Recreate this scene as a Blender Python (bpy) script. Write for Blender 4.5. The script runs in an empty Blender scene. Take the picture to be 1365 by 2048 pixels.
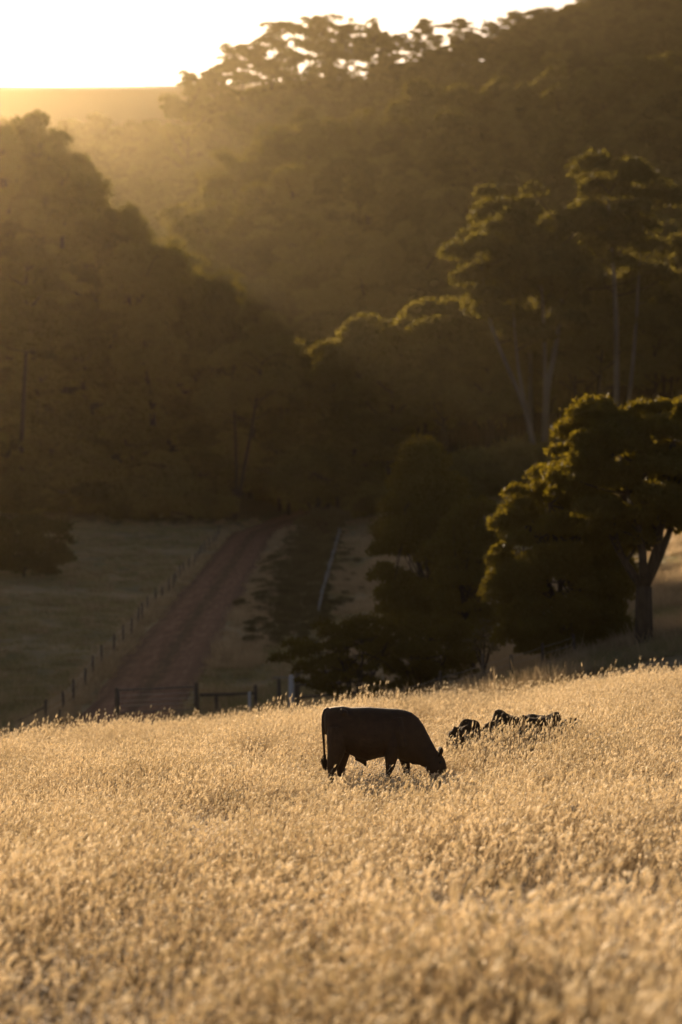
import bpy, bmesh, math, random
import numpy as np
from mathutils import Vector, Matrix, noise as mnoise

R = math.radians
rng = np.random.default_rng(7)
random.seed(7)
S = bpy.context.scene
COL = S.collection

# ------------------------------------------------------------------ camera
F = 4834.0                      # focal length in photo pixels (85 mm on a 24 x 36 portrait frame)
HORIZON = 1270.0                # photo row of the level line of sight
cam_d = bpy.data.cameras.new('camera')
cam_d.sensor_fit = 'HORIZONTAL'
cam_d.sensor_width = 24.0
cam_d.lens = 85.0
cam_d.clip_start = 0.3
cam_d.clip_end = 9000
cam_d.dof.use_dof = True
cam_d.dof.focus_distance = 39.3
cam_d.dof.aperture_fstop = 1.15
cam = bpy.data.objects.new('camera', cam_d)
COL.objects.link(cam)
cam.location = (0, 0, 0)        # heights below are relative to the eye
cam.rotation_euler = (R(90) + math.atan((HORIZON - 1024) / F), 0, 0)
S.camera = cam

# ------------------------------------------------------------------ light
SUN_EL, SUN_AZ = R(15.6), R(-14.0)        # azimuth measured from +Y, negative = left
w = bpy.data.worlds.new('World')
S.world = w
w.use_nodes = True
nt = w.node_tree
nt.nodes.clear()
sky = nt.nodes.new('ShaderNodeTexSky')
sky.sky_type = 'NISHITA'
sky.sun_disc = False
sky.sun_elevation = SUN_EL
sky.sun_rotation = SUN_AZ
sky.air_density = 0.5
sky.dust_density = 1.5
sky.ozone_density = 0.3
bg = nt.nodes.new('ShaderNodeBackground')
bg.inputs['Strength'].default_value = 0.05
out = nt.nodes.new('ShaderNodeOutputWorld')
nt.links.new(sky.outputs[0], bg.inputs['Color'])
nt.links.new(bg.outputs[0], out.inputs['Surface'])

sd = bpy.data.lights.new('sun', 'SUN')
sd.energy = 5.0
sd.angle = R(0.6)
sd.color = (1.0, 0.87, 0.70)
sun = bpy.data.objects.new('sun', sd)
COL.objects.link(sun)
to_sun = Vector((math.sin(SUN_AZ) * math.cos(SUN_EL), math.cos(SUN_AZ) * math.cos(SUN_EL), math.sin(SUN_EL)))
sun.rotation_euler = to_sun.to_track_quat('Z', 'Y').to_euler()
sun.location = (-60, 200, 80)

vs = S.view_settings
vs.view_transform = 'Standard'
vs.look = 'None'
vs.gamma = 1.0
vs.exposure = 1.15
vs.use_curve_mapping = False
vs.use_white_balance = True
vs.white_balance_temperature = 8300
vs.white_balance_tint = 14
S.cycles.use_denoising = True
S.cycles.volume_bounces = 0
S.cycles.max_bounces = 6
S.cycles.diffuse_bounces = 3
S.cycles.glossy_bounces = 2
S.cycles.transmission_bounces = 4
S.cycles.use_adaptive_sampling = False


# ------------------------------------------------------------------ terrain
def ss(a, b, t):
    t = np.clip((np.asarray(t, float) - a) / (b - a), 0, 1)
    return t * t * (3 - 2 * t)


PY = [-60, 0, 6, 13, 25, 40, 55, 65, 71, 80, 95, 110, 127, 140, 164, 202, 247, 299, 340, 370]
PZ = [-1.6, -1.6, -2.1, -2.75, -2.70, -2.56, -2.52, -2.50, -2.56, -3.0, -3.7, -4.05, -4.05, -3.0, -0.7, 2.9, 7.15, 12.1, 16.0, 19.0]
TY = [0, 13, 40, 65, 80, 127, 180, 370]
TT = [0.0, 0.025, 0.055, 0.092, 0.095, 0.03, 0.0, 0.0]
# gentle smoothing of the profile so that the slopes have no kinks
_yy = np.arange(-60, 371, 1.0)
_zz = np.interp(_yy, PY, PZ)
_k = np.hanning(13); _k /= _k.sum()
_zs = np.convolve(np.pad(_zz, 6, mode='edge'), _k, mode='valid')
_zs[-8:] = _zz[-8:]


def G(x, y):
    x = np.asarray(x, float); y = np.asarray(y, float)
    z = np.interp(y, _yy, _zs) + np.interp(y, TY, TT) * np.clip(x, -40, 40)
    # ground climbs to the right behind the crest
    z = z + 0.25 * np.clip(x - 1.5, 0, 60) * ss(80, 105, y) * (1 - ss(420, 700, y))
    # bank on the left of the road, a shallow one
    z = z + 0.03 * np.clip(-x - 16, 0, 80) * ss(120, 170, y) * (1 - ss(300, 370, y))
    # back country: steep ridge on the right, gentler gully on the left
    yb = np.clip(y - 370, 0, None)
    ridge = np.interp(y, [370, 430, 640, 700, 760, 980, 1150, 4000], [0, 10, 97, 90, 86, 195, 165, 60])
    gully = np.interp(y, [370, 450, 800, 1080, 1120, 1320, 1500, 2000], [0, -8, 62, 186, 190, 287, 268, 160]) + (3.0 * np.sin(x * 0.012 + 1.0) - 0.02 * x) * ss(1120, 1300, y)
    k = 1 / (1 + np.exp(-np.clip((x + (0.060 + 0.006 * (1 - ss(700, 820, y))) * y) / 9.0, -30, 30)))
    z = z + gully * (1 - k) + np.maximum(ridge, np.where(y > 1080, gully, ridge)) * k
    z = z + (0.17 + 0.15 * ss(700, 940, y)) * np.clip(x, 0, 120) * ss(420, 700, y) * (1 - ss(1050, 1250, y))
    # wooded spur on the left
    z = z + (41 * ss(6, 50, -x) + 5.5 * ss(50, 62, -x)) * ss(325, 385, y) * (1 - ss(415, 520, y))
    # small unevenness
    z = z + 0.05 * np.sin(x * 0.55 + 0.3 * y) * np.cos(y * 0.37 - x * 0.2) * ss(8, 20, y)
    return z


def g(x, y):
    return float(G(x, y))


def px(p, d):                    # lateral position of photo column p at distance d
    return (p - 682.5) / F * d


def pz(p, d):                    # height of photo row p at distance d
    return (HORIZON - p) / F * d


# ------------------------------------------------------------------ helpers
def mat(name):
    m = bpy.data.materials.new(name)
    m.use_nodes = True
    n = m.node_tree
    n.nodes.clear()
    o = n.nodes.new('ShaderNodeOutputMaterial')
    return m, n, o


def N(n, t, **kw):
    nd = n.nodes.new(t)
    for k, v in kw.items():
        if k in nd.inputs:
            nd.inputs[k].default_value = v
        else:
            setattr(nd, k, v)
    return nd


def ramp(n, src, stops):
    r = n.nodes.new('ShaderNodeValToRGB')
    cr = r.color_ramp
    while len(cr.elements) < len(stops):
        cr.elements.new(0.5)
    for e, (p, c) in zip(cr.elements, stops):
        e.position = p
        e.color = (*c, 1)
    n.links.new(src, r.inputs[0])
    return r


def noise_mat(name, c1, c2, scale=4.0, rough=0.85, bump=0.4, detail=6, bscale=None, stretch=None, spec=0.2):
    m, n, o = mat(name)
    tc = N(n, 'ShaderNodeTexCoord')
    mp = N(n, 'ShaderNodeMapping')
    if stretch:
        mp.inputs['Scale'].default_value = stretch
    n.links.new(tc.outputs['Object'], mp.inputs[0])
    a = N(n, 'ShaderNodeTexNoise', Scale=scale, Detail=detail)
    n.links.new(mp.outputs[0], a.inputs['Vector'])
    r = ramp(n, a.outputs['Fac'], [(0.3, c1), (0.7, c2)])
    b = N(n, 'ShaderNodeBsdfPrincipled', Roughness=rough)
    b.inputs['Specular IOR Level'].default_value = spec
    n.links.new(r.outputs[0], b.inputs['Base Color'])
    if bump:
        a2 = N(n, 'ShaderNodeTexNoise', Scale=bscale or scale * 3, Detail=8)
        n.links.new(mp.outputs[0], a2.inputs['Vector'])
        bp = N(n, 'ShaderNodeBump', Strength=bump, Distance=0.05)
        n.links.new(a2.outputs['Fac'], bp.inputs['Height'])
        n.links.new(bp.outputs[0], b.inputs['Normal'])
    n.links.new(b.outputs[0], o.inputs['Surface'])
    return m


def leaf_mat(name, c1, c2, trans, tmix=0.35, rough=0.7):
    """thin blade or leaf: reflects on the lit face, glows through on the other"""
    m, n, o = mat(name)
    oi = N(n, 'ShaderNodeObjectInfo')
    tc = N(n, 'ShaderNodeNewGeometry')
    no = N(n, 'ShaderNodeTexNoise', Scale=0.35, Detail=3)
    n.links.new(tc.outputs['Position'], no.inputs['Vector'])
    ad = N(n, 'ShaderNodeMath', operation='ADD')
    mu = N(n, 'ShaderNodeMath', operation='MULTIPLY')
    mu.inputs[1].default_value = 0.5
    n.links.new(oi.outputs['Random'], mu.inputs[0])
    n.links.new(no.outputs['Fac'], ad.inputs[0])
    n.links.new(mu.outputs[0], ad.inputs[1])
    r = ramp(n, ad.outputs[0], [(0.35, c1), (0.95, c2)])
    b = N(n, 'ShaderNodeBsdfPrincipled', Roughness=rough)
    b.inputs['Specular IOR Level'].default_value = 0.15
    n.links.new(r.outputs[0], b.inputs['Base Color'])
    t = N(n, 'ShaderNodeBsdfTranslucent')
    mx = N(n, 'ShaderNodeMixRGB', blend_type='MULTIPLY')
    mx.inputs[0].default_value = 1
    mx.inputs[2].default_value = (*trans, 1)
    n.links.new(r.outputs[0], mx.inputs[1])
    n.links.new(mx.outputs[0], t.inputs['Color'])
    s = N(n, 'ShaderNodeMixShader', Fac=tmix)
    n.links.new(b.outputs[0], s.inputs[1])
    n.links.new(t.outputs[0], s.inputs[2])
    n.links.new(s.outputs[0], o.inputs['Surface'])
    return m


M = {}
M['stem'] = leaf_mat('dry_stem', (0.30, 0.235, 0.15), (0.46, 0.37, 0.25), (1.1, 1.0, 0.9), 0.45)
M['head'] = leaf_mat('seed_head', (0.60, 0.54, 0.41), (0.90, 0.83, 0.69), (1.08, 1.02, 0.95), 0.62, 0.6)
M['blade'] = leaf_mat('dry_blade', (0.20, 0.155, 0.09), (0.34, 0.27, 0.17), (1.1, 1.0, 0.85), 0.4)
M['pasture'] = leaf_mat('pasture_blade', (0.18, 0.17, 0.085), (0.34, 0.285, 0.16), (1.0, 1.0, 0.7), 0.3)
M['dark_leaf'] = leaf_mat('peppermint_leaf', (0.070, 0.055, 0.017), (0.115, 0.092, 0.028), (1.9, 1.75, 0.55), 0.36)
M['gum_leaf'] = leaf_mat('gum_leaf', (0.060, 0.056, 0.025), (0.120, 0.108, 0.048), (2.2, 1.9, 0.8), 0.33, 0.8)
M['heath_leaf'] = leaf_mat('heath_leaf', (0.10, 0.08, 0.045), (0.16, 0.125, 0.07), (1.2, 1.3, 0.8), 0.3)
M['bark'] = noise_mat('dark_bark', (0.035, 0.025, 0.017), (0.085, 0.062, 0.045), 3, stretch=(3, 3, 0.5))
M['pale_bark'] = noise_mat('pale_smooth_bark', (0.08, 0.07, 0.06), (0.17, 0.155, 0.135), 0.7, bump=0.15, stretch=(1, 1, 0.3))
M['post'] = noise_mat('weathered_post', (0.07, 0.055, 0.042), (0.17, 0.14, 0.11), 6, stretch=(4, 4, 0.6))
M['pale_post'] = noise_mat('pale_grey_post', (0.17, 0.17, 0.175), (0.29, 0.285, 0.28), 5, stretch=(3, 3, 0.6))
M['yard_post'] = noise_mat('bleached_post', (0.40, 0.41, 0.44), (0.58, 0.58, 0.58), 5, stretch=(3, 3, 0.6))
M['steel'] = noise_mat('rusty_steel', (0.10, 0.075, 0.06), (0.20, 0.16, 0.13), 12, rough=0.6, spec=0.5, bump=0.1)
M['wire'] = noise_mat('galvanised_wire', (0.35, 0.34, 0.33), (0.5, 0.49, 0.48), 12, rough=0.45, spec=0.5, bump=0)
M['rock'] = noise_mat('dark_rock', (0.040, 0.024, 0.013), (0.085, 0.054, 0.030), 5, bump=0.9, rough=0.97, spec=0.05)
M['hide'] = noise_mat('dark_hide', (0.028, 0.014, 0.006), (0.050, 0.026, 0.011), 9, rough=0.6, bump=0.25, bscale=60, spec=0.25)
M['hoof'] = noise_mat('hoof_horn', (0.03, 0.025, 0.02), (0.06, 0.05, 0.04), 20, rough=0.5, bump=0.1)
M['eye'] = noise_mat('eye_dark', (0.005, 0.004, 0.003), (0.01, 0.008, 0.006), 3, rough=0.15, bump=0, spec=0.5)


def mesh_np(name, V, Fs, mats, midx=None, smooth=False):
    """mesh from numpy verts and a list of face arrays (each array n x k)"""
    me = bpy.data.meshes.new(name)
    V = np.asarray(V, np.float32)
    loops = np.concatenate([np.asarray(f, np.int32).ravel() for f in Fs])
    tot = np.concatenate([np.full(len(f), np.asarray(f).shape[1], np.int32) for f in Fs])
    start = np.concatenate([[0], np.cumsum(tot)[:-1]]).astype(np.int32)
    me.vertices.add(len(V)); me.vertices.foreach_set('co', V.ravel())
    me.loops.add(len(loops)); me.loops.foreach_set('vertex_index', loops)
    me.polygons.add(len(tot))
    me.polygons.foreach_set('loop_start', start)
    me.polygons.foreach_set('loop_total', tot)
    for m in mats:
        me.materials.append(m)
    if midx is not None:
        me.polygons.foreach_set('material_index', np.asarray(midx, np.int32))
    if smooth:
        me.polygons.foreach_set('use_smooth', np.ones(len(tot), bool))
    me.update(calc_edges=True)
    me.validate()
    return me


class MB:
    """collects tubes, boxes and loose quads into one mesh"""
    def __init__(s):
        s.v = []; s.q = []; s.t = []; s.n = 0

    def add(s, V, Q=None, T=None):
        V = np.asarray(V, float)
        if Q is not None and len(Q): s.q.append(np.asarray(Q) + s.n)
        if T is not None and len(T): s.t.append(np.asarray(T) + s.n)
        s.v.append(V); s.n += len(V)

    def tube(s, pts, rad, seg=8, cap=True, squash=None):
        pts = np.asarray(pts, float); n = len(pts)
        rad = np.broadcast_to(np.asarray(rad, float), (n,))
        d = np.gradient(pts, axis=0)
        d /= np.linalg.norm(d, axis=1)[:, None] + 1e-9
        ref = np.array([0, 0, 1.0]) if abs(d[0, 2]) < 0.8 else np.array([1.0, 0, 0])
        V = []
        a = np.arange(seg) * 2 * math.pi / seg
        for i in range(n):
            u = np.cross(d[i], ref); u /= np.linalg.norm(u) + 1e-9
            v = np.cross(d[i], u)
            ref = np.cross(u, d[i])
            V.append(pts[i] + rad[i] * (np.cos(a)[:, None] * u + np.sin(a)[:, None] * v))
        V = np.concatenate(V)
        Q = [[i * seg + j, i * seg + (j + 1) % seg, (i + 1) * seg + (j + 1) % seg, (i + 1) * seg + j]
             for i in range(n - 1) for j in range(seg)]
        T = []
        if cap:
            V = np.vstack([V, pts[0], pts[-1]])
            c0, c1 = n * seg, n * seg + 1
            T += [[c0, (j + 1) % seg, j] for j in range(seg)]
            T += [[c1, (n - 1) * seg + j, (n - 1) * seg + (j + 1) % seg] for j in range(seg)]
        s.add(V, Q, T)

    def box(s, c, size, rot=None):
        c = np.asarray(c, float); h = np.asarray(size, float) / 2
        V = np.array([[i, j, k] for i in (-1, 1) for j in (-1, 1) for k in (-1, 1)]) * h
        if rot is not None:
            V = V @ np.array(rot).T
        s.add(V + c, [[0, 1, 3, 2], [4, 6, 7, 5], [0, 4, 5, 1], [2, 3, 7, 6], [0, 2, 6, 4], [1, 5, 7, 3]])

    def mesh(s, name, m, smooth=False):
        Fs = []
        if s.q: Fs.append(np.concatenate(s.q))
        if s.t: Fs.append(np.concatenate(s.t))
        return mesh_np(name, np.concatenate(s.v), Fs, m if isinstance(m, list) else [m], smooth=smooth)


def link(name, me, parent=None, loc=None):
    o = bpy.data.objects.new(name, me)
    COL.objects.link(o)
    if parent is not None: o.parent = parent
    if loc is not None: o.location = loc
    return o


def tag(o, label=None, cat=None, group=None, kind=None):
    for k, v in (('label', label), ('category', cat), ('group', group), ('kind', kind)):
        if v: o[k] = v
    return o


def empty(name, loc, rz=0, **kw):
    o = link(name, None, loc=loc)
    o.rotation_euler.z = rz
    o.empty_display_size = 0.3
    return tag(o, **kw)


# ------------------------------------------------------------------ ground sheet
def axis(parts):
    a = [parts[0][0]]
    for lo, hi, st in parts:
        n = max(1, round((hi - lo) / st))
        a += list(np.linspace(lo, hi, n + 1)[1:])
    return np.array(a)


xs = axis([(-2400, -400, 100), (-400, -120, 14), (-120, -40, 4), (-40, 40, 1), (40, 120, 4), (120, 400, 14), (400, 2400, 100)])
ys = axis([(-400, -40, 40), (-40, 140, 1), (140, 420, 4), (420, 980, 10), (980, 2000, 40)])
XX, YY = np.meshgrid(xs, ys)
nx, ny = len(xs), len(ys)
V = np.stack([XX, YY, G(XX, YY)], -1).reshape(-1, 3)
ii = (np.arange(ny - 1)[:, None] * nx + np.arange(nx - 1)[None]).ravel()
Q = np.stack([ii, ii + 1, ii + nx + 1, ii + nx], 1)

m, n, o = mat('paddock_ground')
ge = N(n, 'ShaderNodeNewGeometry')
sp = N(n, 'ShaderNodeSeparateXYZ')
n.links.new(ge.outputs['Position'], sp.inputs[0])
n1 = N(n, 'ShaderNodeTexNoise', Scale=0.12, Detail=8, Roughness=0.65)
n2 = N(n, 'ShaderNodeTexNoise', Scale=2.2, Detail=8, Roughness=0.7)
for q in (n1, n2): n.links.new(ge.outputs['Position'], q.inputs['Vector'])
past = ramp(n, n1.outputs['Fac'], [(0.32, (0.14, 0.125, 0.065)), (0.5, (0.22, 0.185, 0.11)), (0.68, (0.34, 0.27, 0.175))])
soil = ramp(n, n2.outputs['Fac'], [(0.3, (0.09, 0.06, 0.035)), (0.7, (0.17, 0.12, 0.07))])
fin = ramp(n, n2.outputs['Fac'], [(0.3, (0.7, 0.7, 0.7)), (0.7, (1.2, 1.2, 1.2))])
mu = N(n, 'ShaderNodeMixRGB', blend_type='MULTIPLY'); mu.inputs[0].default_value = 1
n.links.new(past.outputs[0], mu.inputs[1]); n.links.new(fin.outputs[0], mu.inputs[2])
mr = N(n, 'ShaderNodeMapRange'); mr.inputs[1].default_value = 78; mr.inputs[2].default_value = 98
n.links.new(sp.outputs['Y'], mr.inputs[0])
mx = N(n, 'ShaderNodeMixRGB')
n.links.new(mr.outputs[0], mx.inputs[0]); n.links.new(soil.outputs[0], mx.inputs[1]); n.links.new(mu.outputs[0], mx.inputs[2])
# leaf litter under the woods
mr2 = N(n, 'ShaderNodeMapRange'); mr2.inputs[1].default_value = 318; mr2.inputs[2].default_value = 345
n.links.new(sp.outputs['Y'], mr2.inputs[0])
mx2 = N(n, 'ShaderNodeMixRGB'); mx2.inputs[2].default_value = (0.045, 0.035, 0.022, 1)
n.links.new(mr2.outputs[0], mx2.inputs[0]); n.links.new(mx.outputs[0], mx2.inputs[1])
# bare dry grazing land on the far hill
mr3 = N(n, 'ShaderNodeMapRange'); mr3.inputs[1].default_value = 1105; mr3.inputs[2].default_value = 1150
n.links.new(sp.outputs['Y'], mr3.inputs[0])
mx3 = N(n, 'ShaderNodeMixRGB'); mx3.inputs[2].default_value = (0.30, 0.22, 0.13, 1)
n.links.new(mr3.outputs[0], mx3.inputs[0]); n.links.new(mx2.outputs[0], mx3.inputs[1])
b = N(n, 'ShaderNodeBsdfPrincipled', Roughness=0.95); b.inputs['Specular IOR Level'].default_value = 0.1
bp = N(n, 'ShaderNodeBump', Strength=0.6, Distance=0.1)
n.links.new(n2.outputs['Fac'], bp.inputs['Height']); n.links.new(bp.outputs[0], b.inputs['Normal'])
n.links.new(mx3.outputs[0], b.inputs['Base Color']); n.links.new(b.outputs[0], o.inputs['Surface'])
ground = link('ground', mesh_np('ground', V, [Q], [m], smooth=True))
tag(ground, kind='structure')

# ------------------------------------------------------------------ dirt road
def road_x(y):
    return -11.2 + 5.0 * ss(300, 370, y) * 1.3


M['road'] = None
m, n, o = mat('gravel_road')
ge = N(n, 'ShaderNodeNewGeometry')
uv = N(n, 'ShaderNodeUVMap')
n1 = N(n, 'ShaderNodeTexNoise', Scale=0.9, Detail=8, Roughness=0.7)
n.links.new(ge.outputs['Position'], n1.inputs['Vector'])
wv = N(n, 'ShaderNodeTexNoise', Scale=3.0, Detail=5)
mp = N(n, 'ShaderNodeMapping'); mp.inputs['Scale'].default_value = (1.0, 0.04, 1)
n.links.new(ge.outputs['Position'], mp.inputs[0]); n.links.new(mp.outputs[0], wv.inputs['Vector'])
ad = N(n, 'ShaderNodeMath', operation='ADD'); n.links.new(n1.outputs['Fac'], ad.inputs[0]); n.links.new(wv.outputs['Fac'], ad.inputs[1])
ha = N(n, 'ShaderNodeMath', operation='MULTIPLY'); ha.inputs[1].default_value = 0.5; n.links.new(ad.outputs[0], ha.inputs[0])
r = ramp(n, ha.outputs[0], [(0.36, (0.070, 0.037, 0.028)), (0.52, (0.105, 0.058, 0.045)), (0.66, (0.17, 0.105, 0.082))])
atn = N(n, 'ShaderNodeAttribute', attribute_name='across')
ab = N(n, 'ShaderNodeMath', operation='ABSOLUTE'); n.links.new(atn.outputs['Fac'], ab.inputs[0])
wn = N(n, 'ShaderNodeMath', operation='MULTIPLY_ADD'); n.links.new(wv.outputs['Fac'], wn.inputs[0]); wn.inputs[1].default_value = 0.9; n.links.new(ab.outputs[0], wn.inputs[2])
sc_ = N(n, 'ShaderNodeMath', operation='DIVIDE'); n.links.new(wn.outputs[0], sc_.inputs[0]); sc_.inputs[1].default_value = 3.6
tr_ = ramp(n, sc_.outputs[0], [(0.16, (0.75, 0.8, 0.7)), (0.36, (1.25, 1.2, 1.15)), (0.58, (1.3, 1.25, 1.2)), (0.75, (0.85, 0.85, 0.8)), (0.95, (1.15, 1.2, 1.0))])
mw = N(n, 'ShaderNodeMixRGB', blend_type='MULTIPLY'); mw.inputs[0].default_value = 1
n.links.new(r.outputs[0], mw.inputs[1]); n.links.new(tr_.outputs[0], mw.inputs[2])
b = N(n, 'ShaderNodeBsdfPrincipled', Roughness=0.95); b.inputs['Specular IOR Level'].default_value = 0.1
bp = N(n, 'ShaderNodeBump', Strength=0.5, Distance=0.05); n.links.new(ha.outputs[0], bp.inputs['Height']); n.links.new(bp.outputs[0], b.inputs['Normal'])
n.links.new(mw.outputs[0], b.inputs['Base Color']); n.links.new(b.outputs[0], o.inputs['Surface'])
ry = np.arange(104, 372, 2.0)
offs = np.array([-3.1, -2.7, -2.0, -1.4, -0.8, 0, 0.8, 1.4, 2.0, 2.7, 3.1])
lift = np.array([-0.06, 0.05, 0.06, 0.035, 0.08, 0.10, 0.08, 0.035, 0.06, 0.05, -0.06])
wob = 0.35 * np.sin(ry * 0.13) + 0.2 * np.sin(ry * 0.41)
RX = road_x(ry)[:, None] + offs[None] + np.where(np.abs(offs) > 2.5, 1, 0)[None] * wob[:, None] * np.sign(offs)[None] * 0.5
RY = np.repeat(ry[:, None], len(offs), 1)
RZ = G(RX, RY) + lift[None]
k = len(offs)
ii = (np.arange(len(ry) - 1)[:, None] * k + np.arange(k - 1)[None]).ravel()
road = link('gravel_road', mesh_np('gravel_road', np.stack([RX, RY, RZ], -1).reshape(-1, 3), [np.stack([ii, ii + 1, ii + k + 1, ii + k], 1)], [m], smooth=True))
at_ = road.data.attributes.new('across', 'FLOAT', 'POINT')
at_.data.foreach_set('value', np.tile(offs, len(ry)).astype(np.float32))
tag(road, kind='structure')


# ------------------------------------------------------------------ instancing of uncountable stuff
def stash(name, objs):
    c = bpy.data.collections.new(name)
    for ob in objs: c.objects.link(ob)
    return c


def scatter(name, pos, rot, scl, idx, coll, **kw):
    me = bpy.data.meshes.new(name)
    pos = np.asarray(pos, np.float32)
    me.vertices.add(len(pos)); me.vertices.foreach_set('co', pos.ravel())
    a = me.attributes.new('rot', 'FLOAT_VECTOR', 'POINT'); a.data.foreach_set('vector', np.asarray(rot, np.float32).ravel())
    a = me.attributes.new('scl', 'FLOAT_VECTOR', 'POINT'); a.data.foreach_set('vector', np.asarray(scl, np.float32).ravel())
    a = me.attributes.new('idx', 'INT', 'POINT'); a.data.foreach_set('value', np.asarray(idx, np.int32))
    ob = link(name, me)
    ng = bpy.data.node_groups.new(name, 'GeometryNodeTree')
    ng.interface.new_socket('Geometry', in_out='INPUT', socket_type='NodeSocketGeometry')
    ng.interface.new_socket('Geometry', in_out='OUTPUT', socket_type='NodeSocketGeometry')
    gi = ng.nodes.new('NodeGroupInput'); go = ng.nodes.new('NodeGroupOutput')
    ip = ng.nodes.new('GeometryNodeInstanceOnPoints')
    ci = ng.nodes.new('GeometryNodeCollectionInfo')
    ci.inputs['Collection'].default_value = coll
    ci.inputs['Separate Children'].default_value = True
    ci.inputs['Reset Children'].default_value = True
    def na(nm, ty):
        q = ng.nodes.new('GeometryNodeInputNamedAttribute'); q.data_type = ty
        q.inputs['Name'].default_value = nm
        return q.outputs['Attribute']
    ng.links.new(gi.outputs[0], ip.inputs['Points'])
    ng.links.new(ci.outputs[0], ip.inputs['Instance'])
    ip.inputs['Pick Instance'].default_value = True
    ng.links.new(na('idx', 'INT'), ip.inputs['Instance Index'])
    e = ng.nodes.new('FunctionNodeEulerToRotation')
    ng.links.new(na('rot', 'FLOAT_VECTOR'), e.inputs[0])
    ng.links.new(e.outputs[0], ip.inputs['Rotation'])
    ng.links.new(na('scl', 'FLOAT_VECTOR'), ip.inputs['Scale'])
    ng.links.new(ip.outputs[0], go.inputs[0])
    md = ob.modifiers.new('scatter', 'NODES'); md.node_group = ng
    tag(ob, kind='stuff', **kw)
    return ob


def vnoise(x, y, s, seed=0):
    r = np.random.default_rng(100 + seed)
    v = 0
    for i in range(5):
        a, ph = r.uniform(0, 6.28), r.uniform(0, 6.28)
        f = s * r.uniform(0.6, 1.8)
        v = v + np.sin((x * math.cos(a) + y * math.sin(a)) * f + ph)
    return v / 5


# ------------------------------------------------------------------ tall dry grass
def grass_tuft(seed, nst=34, rad=0.33, h0=0.25, h1=0.50, heads=True, mats=None, blades=22, width=1.0):
    r = np.random.default_rng(seed)
    V = []; Q = []; T = []; qm = []; tm = []; c = 0
    def strip(pts, wid, mi):
        nonlocal c
        pts = np.asarray(pts); k = len(pts)
        a = r.uniform(0, math.pi); u = np.array([math.cos(a), math.sin(a), 0]) 
        wd = np.asarray(wid)[:, None] * u
        V.append(np.stack([pts - wd, pts + wd], 1).reshape(-1, 3))
        for i in range(k - 1):
            Q.append([c + 2 * i, c + 2 * i + 1, c + 2 * i + 3, c + 2 * i + 2]); qm.append(mi)
        c += 2 * k
    for i in range(nst):
        a = r.uniform(0, 6.283); q = rad * math.sqrt(r.uniform())
        b = np.array([q * math.cos(a), q * math.sin(a), -0.03])
        h = r.uniform(h0 * 0.75, h1) if r.uniform() < 0.93 else h1 * r.uniform(1.05, 1.4)
        lean = np.array([r.normal(0.12, 0.14), r.normal(-0.02, 0.12), 0]) * h / 0.5
        p1 = b + lean * 0.35 + [0, 0, h * 0.55]
        p2 = b + lean + [0, 0, h]
        w0 = 0.0022 * width
        strip([b, p1, p2], [w0, w0 * 0.9, w0 * 0.7], 0)
        if heads and r.uniform() < 0.82:
            L = r.uniform(0.035, 0.10); wr = r.uniform(0.008, 0.014)
            d = lean * 1.4 + np.array([r.normal(0.25, 0.35), r.normal(0, 0.35), 1.0]); d /= np.linalg.norm(d)
            droop = np.array([d[0] * 0.5, d[1] * 0.5, -0.25]) * L * r.uniform(0, 1)
            u = np.cross(d, [0, 1, 0.3]); u /= np.linalg.norm(u); v = np.cross(d, u)
            ring = []
            for t, kk in ((0.22, 0.8), (0.62, 1.0)):
                cc = p2 + d * L * t + droop * t * t
                for j in range(4):
                    an = j * math.pi / 2
                    ring.append(cc + wr * kk * (math.cos(an) * u + math.sin(an) * v))
            V.append(np.vstack([p2, np.array(ring), p2 + d * L + droop]))
            for j in range(4):
                j2 = (j + 1) % 4
                T.append([c, c + 1 + j2, c + 1 + j]); tm.append(1)
                Q.append([c + 1 + j, c + 1 + j2, c + 5 + j2, c + 5 + j]); qm.append(1)
                T.append([c + 5 + j, c + 5 + j2, c + 9]); tm.append(1)
            c += 10
            # bristles: fine awns that catch the light
            for _ in range(3):
                t = r.uniform(0.2, 1.0); s0 = p2 + d * L * t
                dd = d + r.normal(0, 0.45, 3); dd /= np.linalg.norm(dd)
                e = s0 + dd * r.uniform(0.02, 0.04)
                V.append(np.array([s0 - u * 0.0012, s0 + u * 0.0012, e])); T.append([c, c + 1, c + 2]); tm.append(1); c += 3
    for i in range(blades):
        a = r.uniform(0, 6.283); q = rad * math.sqrt(r.uniform())
        b = np.array([q * math.cos(a), q * math.sin(a), -0.03])
        h = r.uniform(0.14, 0.34) * (h1 / 0.6)
        l = np.array([r.normal(0.05, 0.16), r.normal(0, 0.16), 0])
        w0 = r.uniform(0.003, 0.006) * width
        strip([b, b + l * 0.35 + [0, 0, h * 0.7], b + l + [0, 0, h * r.uniform(0.75, 1.0)]], [w0, w0 * 0.8, 0.0004], 2)
    me = mesh_np('tuft', np.concatenate(V), [np.array(Q)] + ([np.array(T)] if T else []), mats, qm + tm)
    return bpy.data.objects.new('tuft', me)


gm = [M['stem'], M['head'], M['blade']]
tufts = stash('grass_tufts', [grass_tuft(s, mats=gm) for s in range(12)])


def field_points(dens, y0, y1, margin):
    area_n = int(dens * (y1 - y0) * 2 * (0.165 * y1 + margin))
    y = rng.uniform(y0, y1, area_n)
    x = rng.uniform(-1, 1, area_n) * (0.165 * y1 + margin)
    k = np.abs(x) < 0.165 * y + margin
    return x[k], y[k]


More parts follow.
